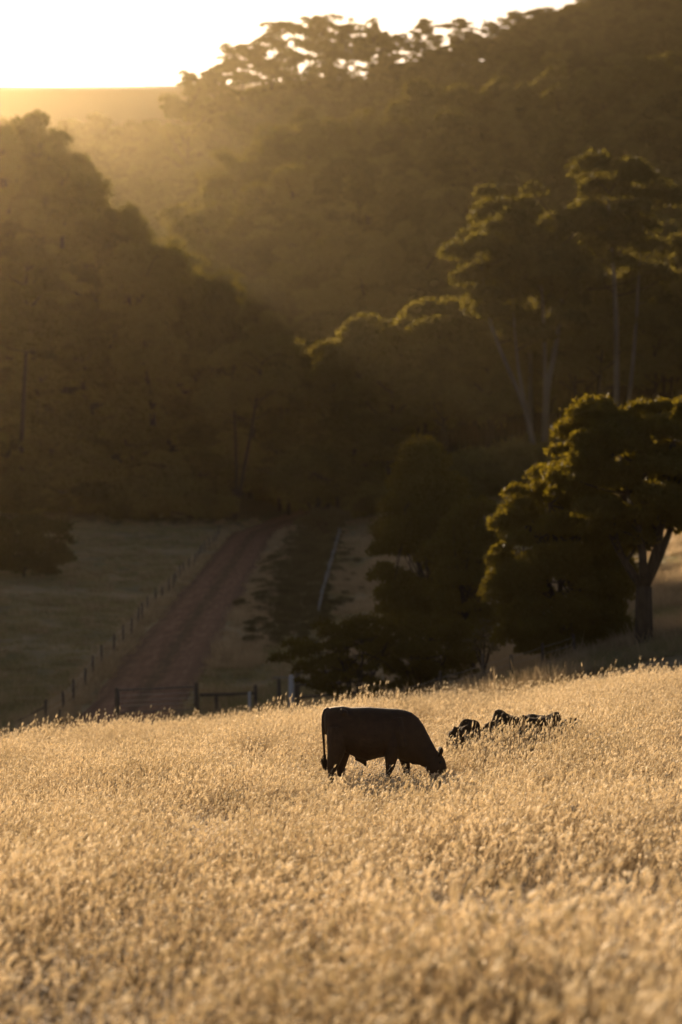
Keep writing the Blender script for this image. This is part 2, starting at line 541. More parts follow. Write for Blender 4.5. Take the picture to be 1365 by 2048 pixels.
gx, gy = field_points(8.0, 7.0, 86.0, 3.5)
pn = vnoise(gx, gy * 0.7, 0.55, 1) + 0.6 * vnoise(gx, gy, 1.5, 2)
fine = vnoise(gx, gy, 3.2, 31) + vnoise(gx, gy, 5.5, 33)
near = 1 - ss(18, 34, gy)
keep = rng.uniform(0, 1, len(gx)) < np.clip(1.1 + pn * 1.3 + (fine - 0.25) * (0.4 + 1.0 * near) - 0.55 * near, 0.07, 1)
# sunk, darker hollows in the sward
hol = np.ones(len(gx))
for hx, hy, ax, ay in ((-2.0, 50.0, 0.9, 2.2), (-2.9, 44.0, 0.5, 1.3), (-4.9, 40.3, 0.6, 1.2), (-1.1, 53.5, 0.8, 1.8), (2.6, 42.6, 0.9, 1.3), (3.6, 44.5, 1.0, 1.2), (1.9, 20.5, 0.5, 0.7), (-1.2, 24.0, 0.6, 0.8)):
    hol = np.minimum(hol, np.hypot((gx - hx) / ax, (gy - hy) / ay))
keep &= rng.uniform(0, 1, len(gx)) < 0.25 + 0.75 * ss(0.6, 1.1, hol)
# hoof-worn and cropped grass where the steer feeds
dc = np.hypot((gx - 0.8) / 1.9, (gy - 38.6) / 2.9)
keep &= (dc > 1) | (rng.uniform(0, 1, len(gx)) < 0.85)
gx, gy, pn, dc, near, fine, hol = (q[keep] for q in (gx, gy, pn, dc, near, fine, hol))
hs = np.clip(0.98 + 0.40 * pn, 0.5, 1.35) * rng.uniform(0.72, 1.22, len(gx))
hs *= 0.53 + 0.47 * ss(0.75, 1.2, dc)
# the few tall patches along the brow
hs *= 1 + 0.25 * ss(58, 70, gy) * np.clip(vnoise(gx, gy, 1.3, 5) * 1.5, -0.4, 1)
rot = np.stack([rng.normal(0, 0.05, len(gx)), rng.normal(0.03, 0.06, len(gx)), rng.normal(0, 0.55, len(gx))], 1)
hs *= (1 + 0.26 * fine) * (0.6 + 0.4 * ss(0.5, 1.1, hol))
wide = rng.uniform(0.9, 1.15, len(gx)) * (1 + 0.5 * near)
scl = np.stack([wide, wide, hs * (1 + 0.15 * near)], 1)
scatter('dry_grass', np.stack([gx, gy, G(gx, gy)], 1), rot, scl, rng.integers(0, 12, len(gx)), tufts,
        label='tall golden dry grass with seed heads covering the near slope', cat='grass')

# shorter pasture in the shaded valley
pt = stash('pasture_tufts', [grass_tuft(60 + s, nst=26, rad=0.55, h0=0.15, h1=0.34, heads=False, blades=40, width=3.0,
                                        mats=[M['pasture'], M['pasture'], M['pasture']]) for s in range(5)]
           + [grass_tuft(70 + s, nst=40, rad=0.5, h0=0.25, h1=0.55, heads=False, blades=50, width=3.0,
                         mats=[M['stem'], M['head'], M['blade']]) for s in range(4)])
n_p = 34000
y = 95 + (335 - 95) * rng.uniform(0, 1, n_p) ** 1.3
x = rng.uniform(-1, 1, n_p) * (0.16 * y + 8)
rd = np.abs(x - road_x(y))
k = (rd > 3.0) & (rng.uniform(0, 1, n_p) < np.clip(0.7 + 0.8 * vnoise(x, y, 0.3, 7), 0.15, 1))
x, y, rd = x[k], y[k], rd[k]
verge = ((rd < 6.2) & (x > road_x(y)) & (y > 150)) | ((rd > 2.8) & (rd < 4.6) & (x < road_x(y)))
dry = verge | ((x > -0.8) & (vnoise(x, y, 0.25, 9) > -0.2)) | (rng.uniform(0, 1, len(x)) < 0.12)
idx = np.where(dry, rng.integers(5, 9, len(x)), rng.integers(0, 5, len(x)))
sc = rng.uniform(0.8, 1.5, len(x))
scatter('pasture', np.stack([x, y, G(x, y)], 1), np.stack([0 * x, 0 * x, rng.uniform(0, 6.28, len(x))], 1),
        np.stack([sc, sc, sc * rng.uniform(0.7, 1.2, len(x))], 1), idx, pt,
        label='short shaded pasture and pale verge grass along the gravel road', cat='pasture')


# ------------------------------------------------------------------ trees
def leaves(C, rad, per, size, r, flat=0.55, droop=0.0):
    """leaf quads on the outer part of flattened clumps"""
    C = np.asarray(C, float); rad = np.asarray(rad, float)
    n = len(C)
    cnt = np.maximum(8, (per * (rad / rad.mean()) ** 2)).astype(int)
    c = np.repeat(np.arange(n), cnt); m = len(c)
    d = r.normal(size=(m, 3)); d /= np.linalg.norm(d, axis=1)[:, None]
    d[:, 2] = np.where(d[:, 2] < -0.3, -d[:, 2] * 0.6, d[:, 2])
    rr = r.uniform(0.35, 1.0, m) ** 0.5 * (1 + r.normal(0, 0.10, m))
    P = C[c] + d * (rr * rad[c])[:, None] * np.array([1, 1, flat])
    a = r.normal(size=(m, 3)); a[:, 2] -= droop; a /= np.linalg.norm(a, axis=1)[:, None]
    b = np.cross(a, r.normal(size=(m, 3))); b /= np.linalg.norm(b, axis=1)[:, None] + 1e-9
    s = size * r.uniform(0.6, 1.4, m)
    a *= s[:, None]; b *= (s * 0.42)[:, None]
    V = np.stack([P - a, P + b * 0.9 - a * 0.1, P + a, P - b * 0.9 - a * 0.1], 1).reshape(-1, 3)
    Q = np.arange(m * 4).reshape(m, 4)
    return V, Q


def bend(p, q, r, k=5, amt=0.12):
    p = np.asarray(p, float); q = np.asarray(q, float)
    t = np.linspace(0, 1, k)[:, None]
    L = np.linalg.norm(q - p)
    off = r.normal(0, amt * L, 3)
    return p + (q - p) * t + off * np.sin(t * math.pi) * 0.6


def gum_tree(seed, h=30, spread=8, nlimb=7, nclump=34, per=130, leaf=0.34, lean=0.0, clear=0.45, fork=None, trunk_r=None, flat=0.45, top=0.9, cr=(1.5, 3.0)):
    """tall eucalypt: bare trunk, forked limbs, layered umbrella clumps"""
    r = np.random.default_rng(seed)
    tb = MB()
    tr = trunk_r or h * 0.014
    base = np.array([0, 0, -0.6])
    axis_top = np.array([lean * h + r.normal(0, 0.5), r.normal(0, 0.5), h * 0.80])
    trunk = bend(base, axis_top, r, 9, 0.02)
    tb.tube(trunk, np.linspace(tr, tr * 0.35, 9), 9)
    C = []; Rr = []
    ends = []
    for i in range(nlimb):
        t = clear + (1 - clear) * (i + r.uniform(0.1, 0.6)) / nlimb * 0.95
        p = base + (axis_top - base) * t
        j = min(8, int(t * 8)); p = trunk[j] + (trunk[min(8, j + 1)] - trunk[j]) * (t * 8 - j)
        a = i * 2.4 + r.uniform(-0.5, 0.5)
        reach = spread * r.uniform(0.55, 1.0) * (1.05 - 0.5 * (t - clear) / (1 - clear))
        e = p + np.array([math.cos(a) * reach, math.sin(a) * reach, reach * r.uniform(0.45, 0.95)])
        e[2] = min(e[2], h * 0.95)
        lim = bend(p, e, r, 6, 0.08)
        tb.tube(lim, np.linspace(tr * 0.42, tr * 0.12, 6), 6)
        ends.append((lim, reach))
    ends.append((bend(trunk[-2], axis_top + [0, 0, h * 0.12], r, 6, 0.05), spread * 0.5))
    for q in range(nclump):
        lim, reach = ends[q % len(ends)]
        t = r.uniform(0.45, 1.0)
        p = lim[0] + (lim[-1] - lim[0]) * t
        rad = r.uniform(*cr)
        c = p + np.array([r.normal(0, 0.24 * reach), r.normal(0, 0.24 * reach), r.uniform(0.2, 1.6) + (1 - flat) * 0.5])
        c[2] = min(c[2], h - rad * flat)
        tb.tube(bend(p, c, r, 4, 0.08), np.linspace(tr * 0.10, tr * 0.04, 4), 4, cap=False)
        C.append(c); Rr.append(rad)
    V, Q = leaves(C, Rr, per, leaf, r, flat, 0.3)
    return tb, V, Q


def round_tree(seed, h=8, rx=3.3, ry=3.0, base=0.6, nclump=70, per=260, leaf=0.13, cr=(0.6, 1.15), stems=3, tr=0.16, taper=0.0, fork=0.25, droop=0.8, solid=0.55):
    """dense rounded crown on a few stems"""
    r = np.random.default_rng(seed)
    tb = MB(); C = []; Rr = []
    cz = (h + base) / 2; rz = (h - base) / 2
    lobes = r.normal(size=(7, 3)); lobes /= np.linalg.norm(lobes, axis=1)[:, None]
    for i in range(nclump):
        d = r.normal(size=3); d /= np.linalg.norm(d)
        k = r.uniform(solid, 1.0) ** 0.6
        k *= 0.74 + 0.42 * max(0, float(np.max(lobes @ d)) - 0.35) + r.normal(0, 0.04)
        rad = r.uniform(*cr)
        zc = cz + d[2] * k * (rz - rad * 0.6)
        u = (zc - base) / (h - base)
        shr = 1 - taper * np.clip(u, 0, 1) ** 1.3
        C.append([d[0] * k * max(0.2, rx * shr - rad * 0.6), d[1] * k * max(0.2, ry * shr - rad * 0.6), zc])
        Rr.append(rad)
    C = np.array(C)
    b0 = np.array([0, 0, -0.4])
    fk = np.array([0, 0, max(0.25, h * fork)])
    tb.tube(bend(b0, fk, r, 4, 0.02), np.linspace(tr * 1.25, tr, 4), 9)
    order = np.argsort(r.uniform(size=len(C)))
    hubs = []
    for s in range(stems):
        a = s * 6.283 / stems + r.uniform(-0.4, 0.4)
        e = np.array([math.cos(a) * rx * 0.45, math.sin(a) * ry * 0.45, h * r.uniform(0.55, 0.75)])
        lim = bend(fk - [0, 0, 0.1], e, r, 7, 0.06)
        tb.tube(lim, np.linspace(tr * 0.62, tr * 0.2, 7), 7)
        hubs.append(lim)
    for q in order[: min(len(C), 46)]:
        lim = hubs[int(r.integers(stems))]
        p = lim[int(r.integers(2, 7))]
        tb.tube(bend(p, C[q], r, 5, 0.08), np.linspace(tr * 0.22, tr * 0.05, 5), 5, cap=False)
    V, Q = leaves(C, Rr, per, leaf, r, 0.72, droop)
    return tb, V, Q


def plant_tree(name, build, loc, rz, label, cat='tree', group=None, bark='bark', leafm='gum_leaf', scale=1.0, trunk='trunk', crown='crown', bury=0.0):
    tb, V, Q = build
    e = empty(name, loc, rz, label=label, cat=cat, group=group)
    e.scale = (scale,) * 3
    if isinstance(tb, tuple):
        tb, tl = tb
        link('limbs', tl.mesh(name + '_limbs', M['bark'], True), e)
    link(trunk, tb.mesh(name + '_' + trunk, M[bark], True), e)
    link(crown, mesh_np(name + '_' + crown, V, [Q], [M[leafm]]), e)
    return e


# shared variants for the woods
VAR = []
for s in range(7):
    sp_ = [dict(h=30, spread=7.5), dict(h=27, spread=8.5, nclump=38), dict(h=33, spread=7, clear=0.5), dict(h=24, spread=7.5, clear=0.35),
           dict(h=29, spread=9, nclump=42), dict(h=31, spread=8, clear=0.4), dict(h=26, spread=6.5)][s]
    sp_['nclump'] = sp_.get('nclump', 36) + 16
    tb, V, Q = gum_tree(300 + s, per=270, leaf=0.42, cr=(1.6, 3.3), flat=0.6, **sp_)
    VAR.append((tb.mesh('gum_trunk', M['bark'], True), mesh_np('gum_crown', V, [Q], [M['gum_leaf']]), sp_['h'], sp_['spread']))
# open, layered crowns for the skyline
SKY = []
for s in range(5):
    tb, V, Q = gum_tree(340 + s, h=32, spread=12.5, nlimb=13, nclump=125, per=190, leaf=0.36, clear=0.30, cr=(1.1, 2.9), flat=0.5)
    SKY.append((tb.mesh('gum_trunk', M['bark'], True), mesh_np('gum_crown', V, [Q], [M['gum_leaf']]), 32, 9.5))
# dense bushy trees of the left spur
BUSH = []
for s in range(4):
    tb, V, Q = round_tree(380 + s, h=22, rx=6.2, ry=6.0, base=4.5, nclump=64, per=230, leaf=0.36, cr=(0.9, 2.5), tr=0.38, fork=0.3, taper=0.12, droop=0.4, solid=0.4)
    BUSH.append((tb.mesh('wood_trunk', M['bark'], True), mesh_np('wood_crown', V, [Q], [M['gum_leaf']]), 22, 6.2))


def copy_tree(var, name, loc, rz, sc, label, cat='tree', group=None):
    e = empty(name, loc, rz, label=label, cat=cat, group=group)
    e.scale = (sc[0], sc[0], sc[1])
    link('trunk', var[0], e)
    link('crown', var[1], e)
    return e


def joined(var):
    """one mesh of trunk and crown for the uncounted woods"""
    vs_, qs, mi, c = [], [], [], 0
    fq, ft, mq, mt = [], [], [], []
    for j, me in enumerate(var[:2]):
        co = np.empty(len(me.vertices) * 3, np.float32); me.vertices.foreach_get('co', co)
        vs_.append(co.reshape(-1, 3))
        for p in me.polygons:
            f = [c + i for i in p.vertices]
            if len(f) == 4: fq.append(f); mq.append(j)
            else: ft.append(f); mt.append(j)
        c += len(me.vertices)
    me = mesh_np('wood_tree', np.concatenate(vs_), [np.array(fq)] + ([np.array(ft)] if ft else []), [var[0].materials[0], var[1].materials[0]], mq + mt)
    return bpy.data.objects.new('wood_tree', me)


WOODS = VAR + BUSH + SKY[:2]
wood_coll = stash('wood_trees', [joined(v) for v in WOODS])
taken = []          # individually named trees; the woods leave room for them


def stand(p, d, top_row, var, hbase, name, label, group, wid=1.0, rz=None):
    """a tree whose top reaches a photo row, rooted on the ground at distance d"""
    x = px(p, d); z0 = g(x, d)
    hgt = pz(top_row, d) - z0
    s = hgt / hbase
    taken.append((x, d))
    return copy_tree(var, name, (x, d, z0), rng.uniform(0, 6.28) if rz is None else rz, (min(max(s, 0.6), 1.35) * wid, s), label, group=group)


# trees on the skyline of the ridge, left to right
SKYL = [(372, 956, 128, 3, 0.86, 'low leaning gum at the left end of the ridge skyline'),
        (430, 966, 118, 1, 0.92, 'second gum from the left on the ridge skyline, against pale sky'),
        (482, 971, 62, 0, 1.03, 'gum with open layered crown on the left shoulder of the skyline'),
        (545, 971, 42, 4, 1.03, 'tall gum just left of the highest crown on the left skyline'),
        (612, 966, 12, 2, 1.15, 'highest open-crowned gum of the left skyline group'),
        (690, 976, 30, 1, 1.09, 'gum on the skyline just right of the highest open crown'),
        (748, 976, 22, 3, 0.80, 'slim gum with small round top at the middle of the skyline'),
        (795, 981, 46, 0, 0.92, 'lower gum in the dip of the skyline, right of centre'),
        (852, 976, 22, 4, 0.92, 'gum rising from the dip in the right skyline'),
        (920, 976, 20, 2, 0.92, 'gum on the right skyline below the stretch of pink sky'),
        (985, 966, 28, 1, 0.92, 'gum in front of the step where the skyline climbs right'),
        (1040, 961, 2, 0, 1.03, 'gum at the step where the skyline climbs to the frame top'),
        (1105, 956, 0, 3, 1.03, 'gum reaching the top edge of the photo on the right skyline'),
        (1200, 956, -30, 4, 1.15, 'gum cut by the top edge beside the small sky gap')]
for p, d, t, v, wd, lab in SKYL:
    stand(p, d, t, SKY[v], 32, 'gum_tree', lab, 'gum trees along the ridge skyline', wd)

# outline of the wooded spur on the left, top to bottom
SPUR = [(62, 385, 168, 0, 0.76, 'highest bushy tree on the left spur, its top before the bare hill'),
        (8, 380, 233, 2, 0.85, 'bushy tree at the left frame edge beside the highest spur tree'),
        (120, 382, 239, 1, 0.73, 'bushy tree right below the top of the left spur'),
        (165, 380, 291, 3, 0.81, 'third tree down the outline of the left spur'),
        (215, 378, 384, 0, 0.66, 'fourth tree down the outline of the left spur'),
        (262, 376, 396, 2, 0.71, 'fifth tree down the outline of the left spur'),
        (312, 372, 462, 1, 0.66, 'sixth tree down the outline of the left spur, with a sunlit edge'),
        (352, 370, 460, 3, 0.68, 'seventh tree down the outline of the left spur'),
        (398, 368, 506, 0, 0.72, 'tree with lit rounded top low on the left spur outline'),
        (440, 364, 531, 2, 0.68, 'last tree of the left spur outline before the dark gap'),
        (500, 362, 658, 1, 0.83, 'dark tree below the end of the spur outline, above the road'),
        (560, 360, 692, 3, 0.78, 'dark tree at the back of the gap straight above the road end')]
for p, d, t, v, wd, lab in SPUR:
    stand(p, d, t, BUSH[v], 22, 'spur_tree', lab, 'trees along the outline of the left spur', wd)

# lit crowns that stand out on the hillside of the right
HILL = [(450, 630, 292, 4, 'gum with sunlit flat top at the left of the mid slope'),
        (520, 635, 290, 1, 'gum second from left in the sunlit crown line on the mid slope'),
        (600, 640, 262, 0, 'gum with bright rimmed crown on the middle of the slope'),
        (690, 645, 232, 5, 'broad gum with rim-lit top under the middle skyline'),
        (790, 645, 222, 4, 'gum between two rim-lit crowns on the right slope'),
        (890, 640, 200, 1, 'rounded gum with the highest rim-lit top on the right slope'),
        (985, 640, 206, 5, 'gum stepping down right of the highest rim-lit crown'),
        (1090, 630, 190, 0, 'shaded gum far right on the rim-lit crown line'),
        (360, 560, 400, 2, 'gum with glinting leaves beside the shaft of light, mid slope'),
        (430, 545, 395, 4, 'gum just right of the glinting one on the lower mid slope'),
        (1240, 400, 330, 1, 'domed dark gum standing out on the right slope'),
        (1070, 400, 415, 4, 'dark gum with broad dome left of the right-hand dome')]
for p, d, t, v, lab in HILL:
    stand(p, d, t, VAR[v], VAR[v][2], 'hill_gum', lab, 'gum trees standing out on the wooded slope')


# pale-stemmed gums at the right
def pale_gum(seed, h, stems, crown_from, spread, nclump, tr, per=160):
    r = np.random.default_rng(seed)
    tb = MB(); tl = MB(); C = []; Rr = []
    for (bx_, top_x, top_z, rad, bows) in stems:
        pts = [np.array([bx_ * 0.15, 0, -0.8])]
        for t, xx in bows: pts.append(np.array([xx, r.normal(0, 0.4), t]))
        pts.append(np.array([top_x, r.normal(0, 1.0), top_z]))
        pts = np.array(pts)
        tt = np.linspace(0, 1, len(pts)); t2 = np.linspace(0, 1, 12)
        P = np.stack([np.interp(t2, tt, pts[:, i]) for i in range(3)], 1)
        P[1:-1] = (P[:-2] + 2 * P[1:-1] + P[2:]) / 4
        tb.tube(P, np.linspace(rad, rad * 0.35, 12), 9)
        for q in range(nclump):
            t = r.uniform(crown_from, 1.05); z = top_z * t
            c = np.array([np.interp(z, P[:, 2], P[:, 0]), np.interp(z, P[:, 2], P[:, 1]), z]) 
            e = c + np.array([r.normal(0, spread * 0.5), r.normal(0, spread * 0.5), r.uniform(0.5, 3)])
            tl.tube(bend(c, e, r, 5, 0.1), np.linspace(rad * 0.25, rad * 0.07, 5), 5, cap=False)
            C.append(e); Rr.append(r.uniform(1.3, 3.0))
    V, Q = leaves(C, Rr, per * 3.5, 0.36, r, 0.75, 0.5)
    return (tb, tl), V, Q


d = 318; x = px(1090, d)
plant_tree('pale_gum', pale_gum(501, 36, [(0, 1.5, 29, 0.46, [(6, 0.1), (11, 0.3), (15, 1.4), (22, 2.3)]), (0, -0.8, 28, 0.34, [(6, 0.15), (12, 0.15), (20, 0.1)]),
           (-1, -7.0, 25, 0.36, [(5, -1.4), (9, -2.2), (14, -4.6), (20, -6.8)]), (-1, -3.6, 24, 0.24, [(7, -1.7), (12, -2.9), (18, -3.4)])], 0.62, 6, 14, 0.5),
           (x, d, g(x, d)), 0, scale=1.15, label='pale forked gum with four bare grey stems behind the round tree', bark='pale_bark')
taken.append((x, d))
d = 332; x = px(1062, d)
plant_tree('pale_gum', pale_gum(502, 36, [(0, -1.2, 30, 0.42, [(8, 0.0), (16, 0.1), (24, -0.2)])], 0.6, 6, 26, 0.5), (x, d, g(x, d)), 0, scale=1.15,
           label='straight pale gum trunk just left of the forked pale gum', bark='pale_bark')
taken.append((x, d))
d = 318; x = px(1236, d)
plant_tree('pale_gum', pale_gum(503, 36, [(0, -0.8, 30, 0.40, [(8, 0.0), (16, 0.0), (24, -0.4)]), (0.5, 3.2, 28, 0.26, [(8, 1.6), (16, 2.3), (24, 2.8)])], 0.6, 6, 16, 0.5), (x, d, g(x, d)), 0, scale=1.15,
           label='pale twin-stemmed gum rising behind the lit tree top at right', bark='pale_bark')
taken.append((x, d))
d = 338; x = px(42, d)
plant_tree('slim_gum', pale_gum(504, 34, [(0, 0.6, 29, 0.42, [(7, 0.0), (14, 0.3), (20, 0.5)])], 0.62, 6, 40, 0.5), (x, d, g(x, d)), 0,
           'slim grey gum trunk in the dark woods at the left edge', bark='bark')
taken.append((x, d))
d = 336; x = px(470, d)
plant_tree('leaning_gum', pale_gum(505, 20, [(0, 3.6, 21, 0.30, [(6, 1.0), (12, 2.2)]), (0, -0.4, 20, 0.24, [(6, 0.2), (12, 0)])], 0.66, 5, 14, 0.4), (x, d, g(x, d)), 0,
           'leaning grey stems at the dark wood edge left of the road end', bark='bark')
taken.append((x, d))

# the remaining woods as one mass
def woods_points():
    P = []
    st = 7.0
    for yy in np.arange(338, 1110, st):
        half = 0.150 * yy + 34
        for xx in np.arange(-half - (110 if yy < 440 else 0), half, st):
            x_ = xx + rng.uniform(-2.8, 2.8); y_ = yy + rng.uniform(-2.8, 2.8)
            if y_ < 352 and -9.5 < x_ + 4 < 5: continue
            P.append((x_, y_))
    for yy in np.arange(268, 338, st):           # right-hand wood comes nearer
        for xx in np.arange(12, 80, st):
            x_ = xx + rng.uniform(-2.8, 2.8); y_ = yy + rng.uniform(-2.8, 2.8)
            if y_ < 332 - 0.9 * (x_ - 12) or 0.066 < x_ / y_ < 0.094 or 0.110 < x_ / y_ < 0.124: continue
            P.append((x_, y_))
    P = np.array(P)
    T = np.array(taken)
    dmin = np.sqrt(((P[:, None] - T[None]) ** 2).sum(-1)).min(1)
    return P[(dmin > 4.0) & ~((P[:, 1] > 988) & (P[:, 0] + 0.066 * P[:, 1] > 0))]


P = woods_points()
wz = G(P[:, 0], P[:, 1])
idx = rng.integers(0, 7, len(P))
left = (P[:, 0] < -2) & (P[:, 1] < 440)
idx = np.where(left & (rng.uniform(size=len(P)) < 0.75), rng.integers(7, 11, len(P)), idx)
hv = np.array([v[2] for v in WOODS])[idx]
want = np.clip(rng.normal(22.5, 4.5, len(P)), 12, 31)
onr = (P[:, 0] + 0.066 * P[:, 1]) > 0
want = np.where(onr & (P[:, 1] > 840), want * (1 - 0.33 * ss(830, 930, P[:, 1])), want)
want = np.where(left, np.where(P[:, 0] < -50, rng.uniform(16, 25, len(P)), rng.uniform(9, 18, len(P)) + 9 * (rng.uniform(size=len(P)) < 0.12)), want)
front = (P[:, 1] < 350) & (P[:, 0] < 8)
want = np.where(front, want * 0.75, want)
s = want / hv
ws = np.clip(s, 0.75, 1.1)
scatter('woods', np.stack([P[:, 0], P[:, 1], wz], 1), np.stack([rng.normal(0, 0.03, len(P)), rng.normal(0, 0.03, len(P)), rng.uniform(0, 6.28, len(P))], 1),
        np.stack([ws, ws, s], 1), idx, wood_coll, label='dense dark gum woods covering the hillsides as one mass', cat='woods')

# understorey along the foot of the woods
ub = stash('understorey', [bpy.data.objects.new('scrub', (lambda q: mesh_np('scrub', q[1], [q[2]], [M['gum_leaf']]))(
    round_tree(600 + s, h=4.2, rx=3.2, ry=3.0, base=0.0, nclump=26, per=150, leaf=0.22, cr=(0.8, 1.5), droop=0.2))) for s in range(4)])
P = []
for q in range(700):
    x_ = rng.uniform(-75, 75); y_ = rng.uniform(326, 372)
    if x_ > 12: y_ = rng.uniform(300, 345) - 0.5 * (x_ - 12)
    if -16 < x_ < 1.0 and y_ < 356: continue
    P.append((x_, y_))
P = np.array(P); s = rng.uniform(0.6, 1.5, len(P))
scatter('understorey', np.stack([P[:, 0], P[:, 1], G(P[:, 0], P[:, 1])], 1), np.stack([0 * s, 0 * s, rng.uniform(0, 6.28, len(P))], 1),
        np.stack([s, s, s * rng.uniform(0.8, 1.3, len(P))], 1), rng.integers(0, 4, len(P)), ub,
        label='dark scrub filling the foot of the woods', cat='scrub')

# near trees on the right, behind the brow
d = 100; x = px(1288, d); z0 = g(x, d)
plant_tree('peppermint_tree', round_tree(21, h=pz(752, d) - z0, rx=4.7, ry=3.9, base=3.3, nclump=165, per=480, leaf=0.13, cr=(0.36, 1.15), stems=5, tr=0.34, fork=0.22, solid=0.5),
           (x, d, z0), 0.4, 'tall dark tree at right edge with yellow-green sunlit top and forked trunk', leafm='dark_leaf')
d = 106; x = px(1128, d); z0 = g(x, d)
plant_tree('peppermint_tree', round_tree(22, h=pz(905, d) - z0, rx=4.5, ry=3.8, base=-0.9, nclump=185, per=480, leaf=0.13, cr=(0.38, 1.2), stems=4, tr=0.26, fork=0.1, solid=0.6),
           (x, d, z0), 1.0, 'broad round dark tree with foliage to the ground, left of the tall one', leafm='dark_leaf')
d = 126; x = px(862, d); z0 = g(x, d)
plant_tree('peppermint_tree', round_tree(23, h=pz(850, d) - z0, rx=4.6, ry=3.8, base=1.7, nclump=170, per=520, leaf=0.14, cr=(0.42, 1.25), stems=3, tr=0.22, fork=0.2, taper=0.55, solid=0.55),
           (x, d, z0), 2.0, 'dark tree with pointed top and narrow trunk behind the low shrub', leafm='dark_leaf')
d = 121; x = px(945, d); z0 = g(x, d)
plant_tree('peppermint_tree', round_tree(24, h=pz(975, d) - z0, rx=2.8, ry=2.4, base=1.0, nclump=60, per=300, leaf=0.13, cr=(0.5, 1.0), stems=3, tr=0.15, fork=0.2, taper=0.3),
           (x, d, z0), 0.3, 'smaller dark tree squeezed between the pointed and the round tree', leafm='dark_leaf')
d = 112; x = px(708, d); z0 = g(x, d)
plant_tree('spreading_shrub', round_tree(25, h=pz(1208, d) - z0, rx=3.9, ry=2.8, base=0.4, nclump=70, per=170, leaf=0.11, cr=(0.35, 0.75), stems=6, tr=0.11, fork=0.06, solid=0.35),
           (x, d, z0), 0.0, 'low spreading shrub with thin fanned stems behind the timber rails', cat='shrub', leafm='dark_leaf', trunk='stems', crown='foliage')
d = 114; x = px(850, d); z0 = g(x, d)
plant_tree('spreading_shrub', round_tree(26, h=pz(1222, d) - z0, rx=4.0, ry=2.8, base=0.0, nclump=76, per=190, leaf=0.11, cr=(0.4, 0.8), stems=5, tr=0.10, fork=0.06, solid=0.35),
           (x, d, z0), 0.8, 'low dark shrub right of the fan-stemmed shrub, above the steer\'s back', cat='shrub', leafm='dark_leaf', trunk='stems', crown='foliage')
d = 109; x = px(968, d); z0 = g(x, d)
plant_tree('twiggy_sapling', round_tree(27, h=pz(1225, d) - z0, rx=1.1, ry=1.0, base=0.9, nclump=26, per=26, leaf=0.07, cr=(0.2, 0.4), stems=5, tr=0.07, fork=0.25, solid=0.3),
           (x, d, z0), 0.0, 'thin twiggy sapling left of the round dark tree', cat='sapling', leafm='heath_leaf')
d = 322; x = px(630, d); z0 = g(x, d)
plant_tree('dome_tree', round_tree(28, h=pz(885, d) - z0, rx=6.3, ry=5.5, base=1.5, nclump=70, per=260, leaf=0.24, cr=(1.0, 2.0), stems=4, tr=0.3, fork=0.12),
           (x, d, z0), 0.0, 'dome-shaped dark tree on the right where the road ends', leafm='gum_leaf')
d = 296; x = px(650, d); z0 = g(x, d)
plant_tree('dome_shrub', round_tree(29, h=pz(1010, d) - z0, rx=3.6, ry=3.0, base=0.0, nclump=40, per=200, leaf=0.18, cr=(0.7, 1.3), stems=4, tr=0.12, fork=0.08),
           (x, d, z0), 0.0, 'low rounded shrub in front of the dome-shaped tree', cat='shrub', leafm='heath_leaf', trunk='stems', crown='foliage')
d = 222; x = px(48, d); z0 = g(x, d)
plant_tree('dark_shrub', round_tree(30, h=pz(1012, d) - z0, rx=4.8, ry=4.0, base=-1.2, nclump=80, per=240, leaf=0.18, cr=(0.7, 1.4), stems=5, tr=0.14, fork=0.08),
           (x, d, z0), 0.0, 'large dark bush at the left edge of the shaded paddock', cat='shrub', leafm='gum_leaf', trunk='stems', crown='foliage')

# heath between the road and the pale fence line
hb = stash('heath_bushes', [bpy.data.objects.new('heath', (lambda q: mesh_np('heath', q[1], [q[2]], [M['heath_leaf']]))(
    round_tree(640 + s, h=1.3, rx=1.1, ry=1.0, base=0.0, nclump=16, per=90, leaf=0.10, cr=(0.3, 0.55), droop=0.0))) for s in range(4)])
y = rng.uniform(172, 325, 1100) + rng.normal(0, 8, 1100); lo = road_x(y) + 6.0 + 1.6 * vnoise(y * 0, y, 0.12, 21); x = lo + rng.uniform(0, 1, 1100) * (-1.9 - lo) + rng.normal(0, 1.3, 1100)
s = rng.uniform(0.25, 0.8, 1100)
scatter('heath', np.stack([x, y, G(x, y)], 1), np.stack([0 * x, 0 * x, rng.uniform(0, 6.28, 1100)], 1), np.stack([s, s, s * 0.8], 1), rng.integers(0, 4, 1100), hb,
        label='low dark heath between the road and the pale fence line', cat='heath')


# ------------------------------------------------------------------ fences, gate, rails
def round_post(h, r0=0.075, seed=0, sink=0.4):
    r = np.random.default_rng(seed)
    mb = MB()
    mb.tube(np.array([[0, 0, -sink], [r.normal(0, .01), r.normal(0, .01), h * 0.5], [r.normal(0, .02), r.normal(0, .02), h - 0.03], [r.normal(0, .02), 0, h]]), [r0, r0 * .97, r0 * .93, r0 * .7], 9)
    return mb


